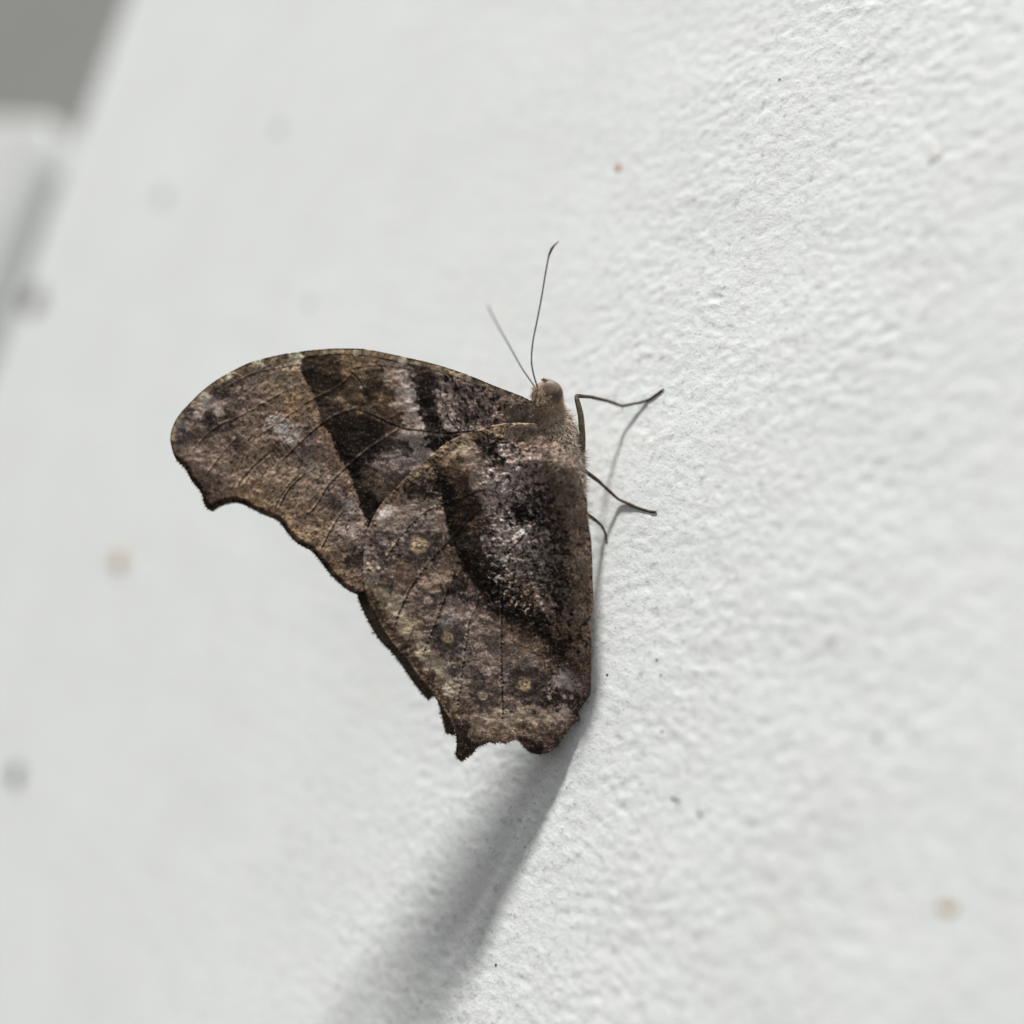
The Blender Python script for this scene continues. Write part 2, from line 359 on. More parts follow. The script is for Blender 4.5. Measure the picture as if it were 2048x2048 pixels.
H_IN = [(1480,380,128,108,88),(1560,390,128,105,84),(1380,420,112,94,76),(1290,470,158,140,118),(1200,510,117,99,80),(1400,450,34,25,20),(1600,420,122,100,82),(1660,440,128,104,86),(1700,500,128,110,94),(1640,500,114,98,86),(1480,500,118,107,103),(1430,520,62,52,47),
 (1350,540,124,112,101),(1400,580,134,124,124),(1340,600,112,102,94),(1250,560,78,60,43),(1280,620,70,54,39),(1190,620,28,20,15),(1210,680,28,20,15),(1240,760,30,22,16),(1270,820,38,28,20),(1320,720,52,40,29),(1350,800,58,44,33),(1300,900,42,32,24),
 (1500,560,113,103,105),(1560,600,104,94,94),(1450,620,130,121,125),(1520,660,104,96,98),(1420,680,108,98,98),(1600,560,105,92,86),(1680,580,100,86,76),(1750,560,125,108,92),(1770,640,130,112,94),(1550,760,32,27,27),(1600,700,60,52,50),(1680,720,75,63,56),
 (1740,720,95,78,64),(1790,720,118,98,80),(1470,840,125,117,121),(1560,830,142,135,139),(1440,900,97,89,88),(1500,950,106,98,98),(1600,860,85,78,78),(1640,900,92,84,82),(1700,850,70,60,54),(1760,850,85,68,54),(1810,850,118,97,78),(1580,960,80,72,70),(1650,1000,88,80,78),
 (1600,1050,80,70,62),(1700,1000,70,60,54),(1760,1000,100,82,66),(1820,1000,118,96,76),(1420,980,46,36,30),(1400,1050,26,19,15),(1340,1000,28,20,16),(1450,1100,43,32,25),(1520,1100,72,57,42),(1580,1120,98,78,54),(1650,1130,108,95,86),(1700,1080,65,56,52),
 (1700,1150,98,88,82),(1770,1120,92,77,66),(1820,1130,112,90,72),(1300,1080,33,26,24),(1350,1100,28,21,17),(1420,1130,33,24,19),(1500,1180,30,22,17),(1580,1200,43,32,23),(1620,1260,43,32,24),(1660,1220,88,70,50),(1700,1250,88,72,56),(1780,1230,102,84,66),
 (1690,1330,48,36,27),(1720,1400,58,45,35),(1780,1350,102,84,67),(1800,1420,80,64,52),(1830,1480,85,70,60),(1270,880,36,26,19)]
EDGE_F = [(602, 690), (602.6, 705), (602.6, 739), (610, 759), (626, 788), (637, 817), (643, 846), (660, 869), (676, 908), (693, 939), (708, 977), (716, 1001), (723, 1017), (733, 1043), (740, 1065)]
EDGE_H = [(850, 920), (866, 938), (879, 965), (885, 998), (890, 1024), (897, 1057), (904, 1076), (917, 1106), (930, 1132), (944, 1160), (958, 1186), (975, 1208), (1000, 1230), (1027, 1243), (1051, 1264), (1084, 1270), (1100, 1286), (1121, 1316), (1135, 1332), (1190, 1360)]
def idw(pts, X, Y):
    num = np.zeros(X.shape + (3,)); den = np.zeros(X.shape)
    for (a, b, r, g, bl) in pts:
        x, y = W2P(a, b); d2 = (X - x) ** 2 + (Y - y) ** 2
        w = 1 / (d2 + 20) ** 3.2
        num += w[..., None] * np.array([r, g, bl], float); den += w
    c = num / den[..., None]; g = c @ np.array([.3, .55, .15])
    return (g[..., None] + (c - g[..., None]) * np.clip(.56 + c.mean(-1) / 520, .56, .80)[..., None]) * np.array([1.03, .978, .965])
wob = lambda sc, amp, s: amp * fbm(PX / sc, PY / sc, 2, s)
WX = PX + wob(22, 16, 201) + wob(8, 11, 203) + wob(4, 4, 207); WY = PY + wob(22, 16, 205) + wob(8, 11, 206) + wob(4, 4, 208)              # ragged borders
def blend(c, col, a):
    return c * (1 - a[..., None]) + np.array(col, float) * a[..., None]
ANIS = lambda ang, lu, lv, s, o=2: fbm((PX * math.cos(ang) + PY * math.sin(ang)) / lu, (-PX * math.sin(ang) + PY * math.cos(ang)) / lv, o, s)
N4 = fbm(PX / 4.2, PY / 4.2, 2, 301); N6 = fbm(WX / 6.5, WY / 6.5, 2, 305); N8 = fbm(PX / 12, PY / 12, 3, 311); N20 = fbm(PX / 22, PY / 22, 3, 321)

def vein(c, pts, w=1.6, dark=0.85, halo=0.35, dash=0.0, col=(12, 9, 7), hcol=(168, 148, 122), s=0):
    d, par, sd, _, _ = seg_dist(PX, PY, catmull(pts, 6))
    L = par.max(); ends = sstep(0, 12, par) * sstep(0, 12, L - par)
    w = w * .98; k = np.exp(-(d / w) ** 4) * min(1, dark * 1.15) * (0.3 + 0.7 * ends)
    if dash: k = k * (1 - dash + dash * sstep(-0.15, 0.25, perlin(par / 7.0, par * 0 + s * 3.7, 400 + s)))
    h = np.exp(-((d - 2.6 * w) / (1.1 * w)) ** 2) * (1.3 if s < 30 else .45) * halo * (sd > 0) * (0.5 + 0.8 * np.clip(perlin(par / 6.0, par * 0, 450 + s) + .3, 0, 1))
    return blend(blend(c, hcol, np.clip(h, 0, 1) * ends), col, np.clip(k, 0, 1))
def spot(c, x, y, r, col, a=1.0, soft=0.35, rag=0.25):
    d = np.hypot(PX - x, PY - y) * (1 + rag * N8 * 2)
    return blend(c, col, a * (1 - sstep(r * (1 - soft), r * (1 + soft), d)))
def streak(c, p, w, col, a=1.0, rag=0.6):
    d, par, _, _, _ = seg_dist(WX, WY, catmull(p, 6))
    return blend(c, col, a * (1 - sstep(w * .55, w * 1.2, d * (1 + rag * N8))))

# --- forewing
dE, _, sE, _, _ = seg_dist(PX + wob(5, 3.2, 215), PY, catmull(EDGE_F, 4))
side_f = sE * dE                                                  # > 0 on one side
if side_f[np.argmin(abs(gx - 500)), np.argmin(abs(gy - 900))] > 0: side_f = -side_f
fo = idw(F_OUT, WX, WY); fi = idw(F_IN, WX, WY)
side_f = side_f + 9 * N8 * sstep(840, 900, PY) + 3 * N4
inn = sstep(-3, 3, side_f); inn_f = inn
F = fo * (1 - inn[..., None]) + fi * inn[..., None]
F = blend(F, (26, 19, 14), 0.75 * np.exp(-np.clip(side_f, 0, None) / 11) * (side_f > 0) * (0.75 + 0.5 * N20))
F = blend(F, (150, 122, 92), 0.55 * np.exp(-((side_f + 4) / 6) ** 2) * (side_f < 0) * np.clip(0.6 + 1.3 * N4, 0, 1) * sstep(780, 830, PY))
F = streak(F, [(811, 735), (820, 770), (829, 815), (836, 857)], 13, (150, 140, 142), .2)
F = streak(F, [(846, 775), (858, 815), (868, 858), (880, 900)], 13, (34, 25, 20), .4)
F = streak(F, [(783, 740), (800, 790), (815, 850)], 8, (105, 84, 56), .35)
for a, b in ((823, 880), (838, 875), (850, 880)):
    F = streak(F, [(a, b), (a + 8, b + 22), (a + 14, b + 38)], 4.5, (142, 132, 134), .65)
F = streak(F, [(800, 905), (820, 925), (835, 945)], 6, (128, 118, 118), .6)
F = streak(F, [(762, 965), (772, 985), (782, 1000)], 9, (110, 98, 90), .55)
F = spot(F, 787, 918, 9, (128, 120, 122), .6)
# marbling between the dark stripe and the body
mb = sstep(862, 885, PX) * (1 - sstep(1065, 1090, PX))
fl = fbm(((PX + wob(16, 7, 331)) * math.cos(1.25) + PY * math.sin(1.25)) / 22, (-(PX + wob(16, 7, 331)) * math.sin(1.25) + PY * math.cos(1.25)) / 8, 3, 330, .7) + .15 * N20
F = blend(F, (26, 19, 16), mb * sstep(0.02, 0.28, fl) * 0.88)
F = blend(F, (164, 152, 148), mb * sstep(0.06, 0.36, -fl) * 0.55 * (1 - sstep(960, 1050, PX) * .6))
# costal strip
dC, pC, _, _, _ = seg_dist(PX, PY, catmull(COSTA, 5))
band = 1 - sstep(8, 13, dC)
chk = perlin(pC / 15.0, pC * 0 + 3.3, 340) + 0.55 * perlin(pC / 5.0, dC / 6, 341)
cc = np.where(((PX < 905))[..., None], np.array([128, 110, 86.]), np.array([128, 112, 96.]))
cc = cc * (1 + 0.9 * np.clip(chk, -.75, .55))[..., None]
F = F * (1 - band[..., None] * .85) + cc * band[..., None] * .85
F = blend(F, (22, 16, 12), 0.8 * np.exp(-((dC - 12.5) / 1.8) ** 2) * (PX > 600) * (PX < 930) * np.clip(.75 + N20, 0, 1))
F = blend(F, (20, 15, 12), 0.75 * np.exp(-(dC / 2.2) ** 2))
for (x, y, r) in ((590, 712, 14), (519, 726, 10), (455, 752, 8), (408, 795, 11), (805, 722, 9), (735, 703, 8), (938, 756, 6), (712, 706, 6)):
    F = spot(F, x, y, r, (206, 186, 160), .85)
for (x, y, r) in ((560, 722, 9), (487, 738, 7), (430, 778, 9), (640, 706, 7), (775, 712, 7), (850, 728, 8)):
    F = spot(F, x, y, r, (78, 62, 48), .7)
# pale and dark marks of the outer part
F = spot(F, 569, 858, 9, (200, 188, 190), .7); F = spot(F, 578, 872, 6, (184, 173, 175), .55); F = spot(F, 590, 872, 8, (150, 143, 148), .6)
F = spot(F, 470, 879, 9, (62, 50, 44), .7); F = spot(F, 468, 876, 3, (170, 150, 140), .8); F = spot(F, 490, 890, 12, (74, 60, 50), .6)
F = spot(F, 427, 838, 10, (36, 30, 31), .8); F = spot(F, 378, 828, 11, (58, 52, 57), .7); F = spot(F, 362, 856, 12, (74, 67, 72), .6); F = spot(F, 405, 812, 9, (160, 150, 154), .35)
F = spot(F, 555, 890, 8, (44, 36, 32), .7); F = spot(F, 442, 785, 13, (62, 53, 52), .55); F = spot(F, 556, 905, 10, (58, 48, 44), .5)
F = spot(F, 590, 793, 15, (172, 140, 102), .5); F = spot(F, 575, 788, 8, (178, 146, 108), .5)
F = spot(F, 629, 942, 12, (160, 140, 122), .75); F = spot(F, 629, 942, 6, (110, 96, 84), .8); F = spot(F, 623, 926, 7, (150, 142, 146), .6)
F = spot(F, 703, 1118, 15, (58, 48, 44), .75); F = spot(F, 678, 1013, 12, (62, 53, 50), .6); F = spot(F, 698, 1008, 7, (176, 166, 172), .8)
F = spot(F, 722, 774, 3.2, (232, 216, 196), 1, .3, .1); F = spot(F, 723, 758, 12, (100, 84, 62), .6)
# short ticks that run across the cells, and the tile-like rows of scales
out = (1 - inn)
ang = math.radians(-38)
tk = ANIS(ang + math.pi / 2, 4.0, 11, 350)
ck = out * sstep(400, 470, PX)
F = F * (1 + .10 * ck)[..., None]
F = blend(F, (56, 45, 37), ck * sstep(.10, .36, tk) * .72)
tk2 = ANIS(ang + math.pi / 2, 2.6, 8, 352, 1) + .35 * N20
F = blend(F, (64, 52, 43), ck * sstep(.18, .42, tk2) * .6)
tk3 = ANIS(ang, 3.2, 26, 354, 2)                                  # faint rays running with the veins
F = blend(F, (176, 156, 134), ck * sstep(.16, .46, tk3) * .35)
cell = ANIS(math.radians(40), 12, 7, 360)
F = F * (1 + (0.20 * out * cell))[..., None]
SPK = sstep(.22, .5, N4)
zone = np.exp(-((PX - 590) / 45) ** 2 - ((PY - 800) / 45) ** 2)
F = blend(F, (60, 42, 26), zone * SPK * .85); F = blend(F, (196, 164, 124), zone * sstep(.2, .5, -N4) * .6)
FV = [([(712, 817), (750, 832), (804, 856), (850, 862), (887, 866), (944, 862), (1003, 855)], 1.9, .9, .3, .25),
      ([(714, 817), (680, 828), (649, 845), (619, 869), (586, 901), (565, 922)], 1.7, .85, .25, .15),
      ([(804, 856), (772, 876), (739, 898), (696, 933), (675, 952), (656, 973), (635, 1008), (609, 1036)], 1.6, .85, .35, .4),
      ([(707, 745), (680, 772), (633, 796), (600, 812)], 1.3, .6, .3, .3),
      ([(605, 768), (563, 787), (493, 827), (428, 859), (381, 908)], 1.5, .6, .35, .5),
      ([(616, 806), (570, 838), (530, 864), (498, 888)], 1.5, .6, .3, .5), ([(474, 876), (450, 903), (432, 925), (414, 952)], 1.4, .75, .3, .55),
      ([(542, 904), (523, 918), (491, 950), (474, 976)], 1.6, .85, .55, .5), ([(550, 906), (530, 922), (500, 953), (483, 978)], 1.2, .35, .4, .5),
      ([(612, 946), (577, 981), (556, 1020)], 1.6, .9, .5, .45), ([(604, 944), (569, 981), (549, 1018)], 1.5, .7, .3, .5),
      ([(693, 1015), (672, 1043), (652, 1080), (640, 1104)], 1.6, .85, .6, .4),
      ([(602, 729), (555, 737), (507, 748), (450, 776)], 1.5, .7, .2, .4), ([(700, 740), (740, 732), (790, 734), (830, 742)], 1.5, .6, .3, .5),
      ([(700, 742), (712, 752), (726, 770)], 1.4, .8, .2, .2), ([(520, 760), (480, 790), (455, 820)], 1.2, .4, .1, .6), ([(405, 812), (395, 840), (372, 870)], 1.3, .1, .5, .3)]
for k, (p, w, dk, ha, da) in enumerate(FV): F = vein(F, p, w, dk, ha, da, s=k)
dM, pM, _, _, _ = seg_dist(PX, PY, catmull([COSTA[-1]] + MARG, 4))
F = blend(F, (138, 112, 78), .5 * np.exp(-((dM - 17) / 5) ** 2) * np.clip(.6 + N20, 0, 1) * sstep(400, 480, PX))
F = blend(F, (40, 29, 20), .92 * (1 - sstep(5, 13, dM + 3 * N20)))

# --- hindwing
dE, _, sE, _, _ = seg_dist(PX + wob(5, 3.5, 225), PY + wob(5, 3.5, 226), catmull(EDGE_H, 4))
side_h = sE * dE
if side_h[np.argmin(abs(gx - 800)), np.argmin(abs(gy - 1200))] > 0: side_h = -side_h
ho = idw(H_OUT, WX, WY); hi = idw(H_IN, WX, WY)
sft = 2 + 14 * sstep(905, 960, PX)
side_h = side_h + 22 * sstep(905, 950, PX) * (N20 + .5 * N8)
inn = sstep(-sft, sft, side_h)
Hc = ho * (1 - inn[..., None]) + hi * inn[..., None]
near = np.exp(-np.clip(side_h, 0, None) / 14) * (side_h > 0)
Hc = blend(Hc, (24, 17, 13), .8 * near * np.clip(.75 + .8 * N20, 0, 1) * (PX < 1110))
Hc = blend(Hc, (152, 134, 112), .35 * np.exp(-((side_h + 5) / 6) ** 2) * (side_h < 0) * np.clip(.5 + 1.5 * N4, 0, 1) * (PX < 930))
Hc = streak(Hc, [(945, 1125), (925, 1155), (905, 1182)], 16, (34, 26, 23), .72, 1.0); Hc = streak(Hc, [(925, 1190), (950, 1200), (975, 1206)], 10, (36, 28, 24), .6, 1.0)
Hc = streak(Hc, [(872, 950), (888, 1000), (903, 1062), (930, 1118), (965, 1165), (1010, 1205), (1060, 1245), (1100, 1280)], 10, (22, 16, 12), .66, .8)
# dark crescents of the inner half
Hc = streak(Hc, [(972, 1108), (980, 1130), (1000, 1160), (1030, 1190), (1065, 1220), (1090, 1260)], 15, (28, 20, 15), .6)
Hc = streak(Hc, [(1030, 1020), (1050, 1032), (1066, 1040)], 17, (26, 22, 22), .75)
Hc = streak(Hc, [(972, 880), (985, 900), (1000, 925)], 7, (36, 27, 22), .7); Hc = streak(Hc, [(955, 880), (985, 885)], 7, (34, 25, 20), .7)
Hc = streak(Hc, [(1108, 1190), (1118, 1210), (1122, 1225)], 8, (38, 32, 30), .7)
Hc = streak(Hc, [(1110, 1290), (1120, 1320)], 4, (26, 19, 15), .7); Hc = streak(Hc, [(1120, 1275), (1127, 1310)], 3, (26, 19, 15), .7)
# coarse marbling of the base
mb = sstep(948, 985, PX) * sstep(-4, 30, side_h) * (1 - sstep(1300, 1360, PY)); mbh = mb
fur = fbm((PX + wob(18, 10, 371)) / 11, (PY + wob(18, 10, 372)) / 9, 3, 370, .75) + .18 * N20
Hc = blend(Hc, (20, 15, 14), mb * sstep(-.04, .30, fur) * np.clip(.70 + .6 * N20, 0, .95))
Hc = blend(Hc, (176, 166, 164), mb * sstep(.10, .40, -fur) * .62 * (1 - sstep(1085, 1140, PX)))
Hc = blend(Hc, (134, 116, 100), mb * sstep(.08, .40, -fur) * .35 * sstep(1075, 1130, PX))
tiny = sstep(.22, .48, fbm((PX + wob(9, 5, 378)) / 6, PY / 7.5, 2, 377))
Hc = blend(Hc, (18, 13, 11), sstep(1040, 1100, PX) * tiny * .55)
# mottling of the outer half
outh = 1 - inn
mot = fbm(WX / 8, WY / 8, 3, 380, .7)
Hc = blend(Hc, (50, 40, 34), outh * sstep(.16, .42, mot) * .65)
Hc = blend(Hc, (168, 152, 140), outh * sstep(.25, .5, -mot) * .30)
star = sstep(.40, .5, fbm(PX / 4.2, PY / 4.2, 1, 385))
Hc = blend(Hc, (206, 186, 164), outh * star * .6 * np.clip(.35 + 1.6 * N20, 0, 1))
Hc = blend(Hc, (84, 62, 38), inn * (1 - mb) * sstep(.12, .4, mot) * .5)
# stripe along the leading edge with dark and pale dashes
dL, pL, _, _, _ = seg_dist(PX, PY, catmull(HL, 5))
st = (1 - sstep(14, 20, dL + 5 * N20)) * (PX > 735) * (PX < 1030)
dsh = ANIS(math.radians(32), 11, 5.5, 390)
Hc = blend(Hc, (128, 108, 86), st * .45)
Hc = blend(Hc, (40, 29, 22), st * sstep(.05, .3, dsh) * .75); Hc = blend(Hc, (186, 164, 138), st * sstep(.12, .4, -dsh) * .55)
Hc = blend(Hc, (22, 16, 12), .8 * np.exp(-((dL - 17.5) / 1.7) ** 2) * (PX > 800) * (PX < 985) * np.clip(.6 + 1.4 * N8, 0, 1))
Hc = spot(Hc, 925, 897, 9, (188, 168, 142), .8); Hc = spot(Hc, 936, 905, 6, (176, 156, 132), .7); Hc = spot(Hc, 772, 1022, 13, (182, 168, 162), .6); Hc = spot(Hc, 764, 1035, 8, (180, 166, 160), .6)
Hc = streak(Hc, [(737, 1058), (731, 1090), (729, 1130), (731, 1165)], 6, (140, 126, 118), .6)
bandp = lambda L: [W2P(a, b) for a, b in L]
Hc = streak(Hc, bandp([(905, 1065), (940, 1092), (1000, 1150), (1060, 1245), (1120, 1335), (1180, 1412), (1240, 1492), (1280, 1550)]), 10, (156, 143, 120), .55, 1.1)
Hc = streak(Hc, bandp([(885, 1110), (930, 1190), (1000, 1290), (1090, 1385), (1160, 1480), (1230, 1590), (1262, 1650)]), 6, (66, 52, 41), .55, 1.2)
Hc = streak(Hc, bandp([(1335, 1665), (1410, 1645), (1480, 1635), (1540, 1610), (1600, 1640), (1700, 1630)]), 12, (154, 140, 122), .5, 1.1)
Hc = streak(Hc, bandp([(1560, 1560), (1640, 1570), (1720, 1560), (1770, 1590)]), 9, (44, 34, 32), .5, 1.1)
def eye(c, x, y, r, halo, seed, ring=(182, 160, 126), open_=0):
    c = spot(c, x + 3, y + 3, halo, (66, 57, 56), .75, .5, .3)
    d = np.hypot(PX - x, (PY - y)) * (1 + .35 * N8)
    n = fbm(PX / 5, PY / 5, 1, seed)
    c = blend(c, np.array(ring) * 1.12, .97 * np.exp(-((d - r * .62) / (r * .42)) ** 2) * sstep(-.62, -.12, n))
    c = blend(c, (58, 44, 34), .6 * np.exp(-((d - r * .45) / (r * .2)) ** 2) * sstep(-.1, .3, n))
    return spot(c, x, y, max(1.8, r * .16), (226, 206, 180), .9, .4, .1)
Hc = eye(Hc, 839, 1090, 17, 34, 391); Hc = eye(Hc, 856, 1201, 9, 19, 392, (170, 150, 136)); Hc = eye(Hc, 897, 1274, 11, 34, 393, (176, 152, 116))
Hc = eye(Hc, 1049, 1367, 14, 34, 394, (166, 142, 112)); Hc = eye(Hc, 966, 1390, 9, 22, 395, (184, 164, 140))
Hc = spot(Hc, 895, 1245, 15, (142, 132, 136), .5); Hc = spot(Hc, 938, 1228, 6, (196, 182, 180), .6); Hc = spot(Hc, 1133, 1352, 11, (160, 152, 162), .5); Hc = spot(Hc, 1138, 1372, 8, (156, 147, 158), .5)
Hc = spot(Hc, 964, 1076, 4, (236, 216, 190), 1, .3, .2); Hc = spot(Hc, 1008, 1118, 7, (186, 178, 182), .7); Hc = spot(Hc, 1044, 1063, 6, (204, 198, 204), .7)
for (x, y) in ((789, 1089), (776, 1106), (758, 1135), (748, 1142), (860, 1124), (846, 1026), (840, 1035), (806, 1076), (1128, 1393), (1143, 1393), (1098, 1392), (735, 1125), (742, 1132), (727, 1078)):
    Hc = spot(Hc, x, y, 4.2, (204, 184, 162), .8, .4, .5)
HV = [([(976, 976), (944, 988), (895, 1007), (852, 1024), (812, 1062), (775, 1112)], 1.6, .85, .35, .3), ([(957, 1023), (903, 1078), (860, 1124), (825, 1172), (812, 1197), (790, 1245)], 1.9, .95, .3, .2),
      ([(917, 1132), (901, 1172), (885, 1210), (866, 1258), (845, 1310)], 1.5, .75, .3, .4), ([(960, 1172), (955, 1210), (941, 1237), (933, 1280), (928, 1320), (922, 1363), (915, 1410)], 1.5, .7, .55, .6),
      ([(1007, 1151), (1004, 1215), (1003, 1269), (1003, 1323), (1004, 1377), (1006, 1431)], 1.7, .8, .6, .6), ([(1084, 1283), (1092, 1304), (1097, 1345), (1100, 1390)], 1.5, .6, .5, .6),
      ([(1052, 1062), (1040, 1080), (1020, 1100), (1010, 1112)], 1.6, .9, .4, .2), ([(832, 1245), (822, 1270), (812, 1290)], 1.3, .5, .5, .3), ([(800, 1130), (785, 1165), (778, 1185)], 1.3, .5, .2, .6)]
for k, (p, w, dk, ha, da) in enumerate(HV): Hc = vein(Hc, p, w, dk, ha, da, s=30 + k)
for k, step_ in ((1, 11), (2, 10), (3, 7), (4, 7), (5, 8), (0, 12)):
    vp = catmull(HV[k][0], 10); vl = np.concatenate([[0], np.cumsum(np.hypot(*np.diff(vp, axis=0).T))])
    for u in np.arange(vl[-1] * .35, vl[-1], step_):
        u += random.uniform(-3, 3); x, y = np.interp(u, vl, vp[:, 0]) + random.uniform(-2.5, 1), np.interp(u, vl, vp[:, 1])
        Hc = spot(Hc, x, y, random.uniform(1.5, 2.5), (204, 186, 170), random.uniform(.15, .6), .45, .3)
        if random.random() < .5: Hc = spot(Hc, x + 1, y + 4, 2.2, (14, 10, 8), .8, .45, .3)
dM, pM, _, _, _ = seg_dist(PX, PY, catmull(HM, 4))
Hc = blend(Hc, (148, 122, 94), .55 * np.exp(-((dM - 4) / 2.6) ** 2) * np.clip(.6 + N8 * 1.4, 0, 1) * (PX < 912))
row = ANIS(math.radians(-30), 8, 4.5, 396)
Hc = blend(Hc, (54, 42, 33), (1 - sstep(10, 26, dM)) * sstep(.02, .35, row) * .7)
dk = sstep(1028, 1040, PX) * (1 - sstep(1082, 1092, PX)) * sstep(1466, 1484, PY + (1060 - PX) * .35)
Hc = blend(Hc, (28, 20, 16), .9 * dk)
Hc = blend(Hc, (46, 35, 28), .7 * sstep(1478, 1500, PY) * (PX < 965))
Hc = blend(Hc, (66, 48, 40), .5 * (1 - sstep(3, 9, dM)) * (PX > 905))

EYES = np.max([1 - sstep(r * .8, r * 1.5, np.hypot(PX - x, PY - y)) for x, y, r in ((839, 1090, 20), (856, 1201, 11), (897, 1274, 14), (1049, 1367, 18), (966, 1390, 11))], axis=0)
GAIN = 1.85                                                       # display colour in this light -> paint albedo
def albedo(c, amp):
    n = 0.62 * N6 + 0.50 * N8 + .40 * N4 + .38 * N20
    c = c * np.exp(1.3 * amp * n)[..., None]
    c = blend(c, (206, 190, 176), .55 * sstep(.42, .62, fbm(PX / 4.4, PY / 4.4, 1, 398) + .25 * N20) * amp)   # glints of scales painted in as pale flecks
    c = c * (np.clip(c.mean(-1) / 112, .15, 1.15) ** .30)[..., None]
    g_, b_ = c[..., 1], c[..., 2]
    c = np.stack([c[..., 0] * 1.01, g_ * 1.012, np.where(b_ > .93 * g_, .93 * g_ + .45 * (b_ - .93 * g_), np.minimum(b_ * 1.01, .93 * g_))], -1)
    a = lin(np.clip(c, 5, 250)) * GAIN; mxv = a.max(-1, keepdims=True)
    return np.clip(a * np.where(mxv > .3, (.3 + (mxv - .3) * .55) / mxv, 1), 0.004, 0.8)
A_F = albedo(F * (1.05 + .05 * (PX < 700))[..., None] + 5 * (inn_f)[..., None], 0.42 + .06 * sstep(640, 760, PX) - .25 * (1 - sstep(10, 18, dC))); A_H = albedo(Hc * (1.04 + .20 * mbh * (1 - sstep(1050, 1100, PX)) - .10 * sstep(1060, 1110, PX) * (PY < 960))[..., None], 0.50 * (1 - .8 * EYES))

# relief: fine scales and fur, ridged veins, and the bulge of the hindwing over the abdomen
SPINE = [(1101, 780, 22), (1104, 812, 23), (1110, 850, 40), (1122, 905, 46), (1132, 960, 38), (1143, 1040, 32), (1150, 1130, 30), (1155, 1230, 23), (1158, 1330, 14), (1160, 1400, 6)]
sp = np.array(SPINE)
dS, pS, _, _, _ = seg_dist(PX, PY, sp[:, :2])
plen = np.concatenate([[0], np.cumsum(np.hypot(*np.diff(sp[:, :2], axis=0).T))])
rS = np.interp(pS, plen, sp[:, 2]) * 0.05
BULGE = 0.95 * rS * np.exp(-(dS * 0.05 / (1.45 * rS)) ** 2) * sstep(850, 945, PY)
TH0 = np.arctan2(PY - 840, 1110 - PX); RR = np.hypot(PX - 1110, PY - 840)
FOLD = .20 * sstep(60, 260, RR) * perlin(TH0 * 6.5 + .4 * N20, RR / 260, 511) + .07 * fbm(PX / 26, PY / 17, 2, 513)
WR = ((PX + wob(20, 8, 521)) * math.cos(.12) - PY * math.sin(.12))
FOLD = FOLD + .16 * sstep(850, 900, PX) * (1 - sstep(1060, 1090, PX)) * (1 - sstep(850, 900, PY)) * perlin(WR / 21, PY / 90, 523)
FOLD = FOLD + .15 * sstep(940, 990, PX) * sstep(870, 930, PY) * (1 - sstep(1200, 1300, PY)) * fbm((PX + wob(24, 14, 525)) / 26, (PY + wob(24, 14, 526)) / 19, 2, 527)
def relief(veins, rough):
    h = rough * (0.05 * fbm(PX / 5, PY / 5, 2, 501) + 0.10 * fbm(PX / 11, PY / 9, 2, 503)) + 0.22 * fbm(PX / 70, PY / 70, 2, 507) + FOLD
    for v in veins:
        d, _, _, _, _ = seg_dist(PX, PY, catmull(v[0], 4)); h = h + 0.015 * np.exp(-(d / 3.2) ** 2)
    return h
R_F = relief(FV[:13], .35 + .45 * sstep(860, 940, PX)); R_H = relief(HV, .45 + .6 * sstep(930, 1000, PX) * (side_h > 0))

m, nt, b = new_mat('wing_scales', 0.62, 0.10); M_WING = m
at = nt.nodes.new('ShaderNodeAttribute'); at.attribute_name = 'Col'
v = coords(nt); n = tex_noise(nt, 9000, 2, 0.6, v)
r = ramp(nt, n.outputs[0], [(0.33, (0.5, 0.5, 0.5)), (0.5, (1, 1, 1)), (0.68, (1.0, 1.0, 1.0))])
mx = nt.nodes.new('ShaderNodeMix'); mx.data_type = 'RGBA'; mx.blend_type = 'MULTIPLY'; mx.inputs[0].default_value = 0.75
nt.links.new(at.outputs[0], mx.inputs[6]); nt.links.new(r.outputs[0], mx.inputs[7]); nt.links.new(mx.outputs[2], b.inputs['Base Color'])
bump(nt, b, n.outputs[0], 0.00005, 0.9)
m, nt, b = new_mat('dark_wing_scales', 0.8, 0.15); M_FAR = m
v = coords(nt); n = tex_noise(nt, 5000, 3, 0.6, v)
r = ramp(nt, n.outputs[0], [(0.35, (0.03, 0.02, 0.014)), (0.7, (0.13, 0.095, 0.068))]); nt.links.new(r.outputs[0], b.inputs['Base Color'])
bump(nt, b, n.outputs[0], 0.00006, 0.8)
m, nt, b = new_mat('fringe_scales', 0.8, 0.15); M_FRINGE = m
v = coords(nt); n = tex_noise(nt, 2500, 2, 0.6, v)
r = ramp(nt, n.outputs[0], [(0.4, (0.02, 0.014, 0.009)), (0.62, (0.06, 0.042, 0.028)), (0.75, (0.20, 0.15, 0.105))]); nt.links.new(r.outputs[0], b.inputs['Base Color'])

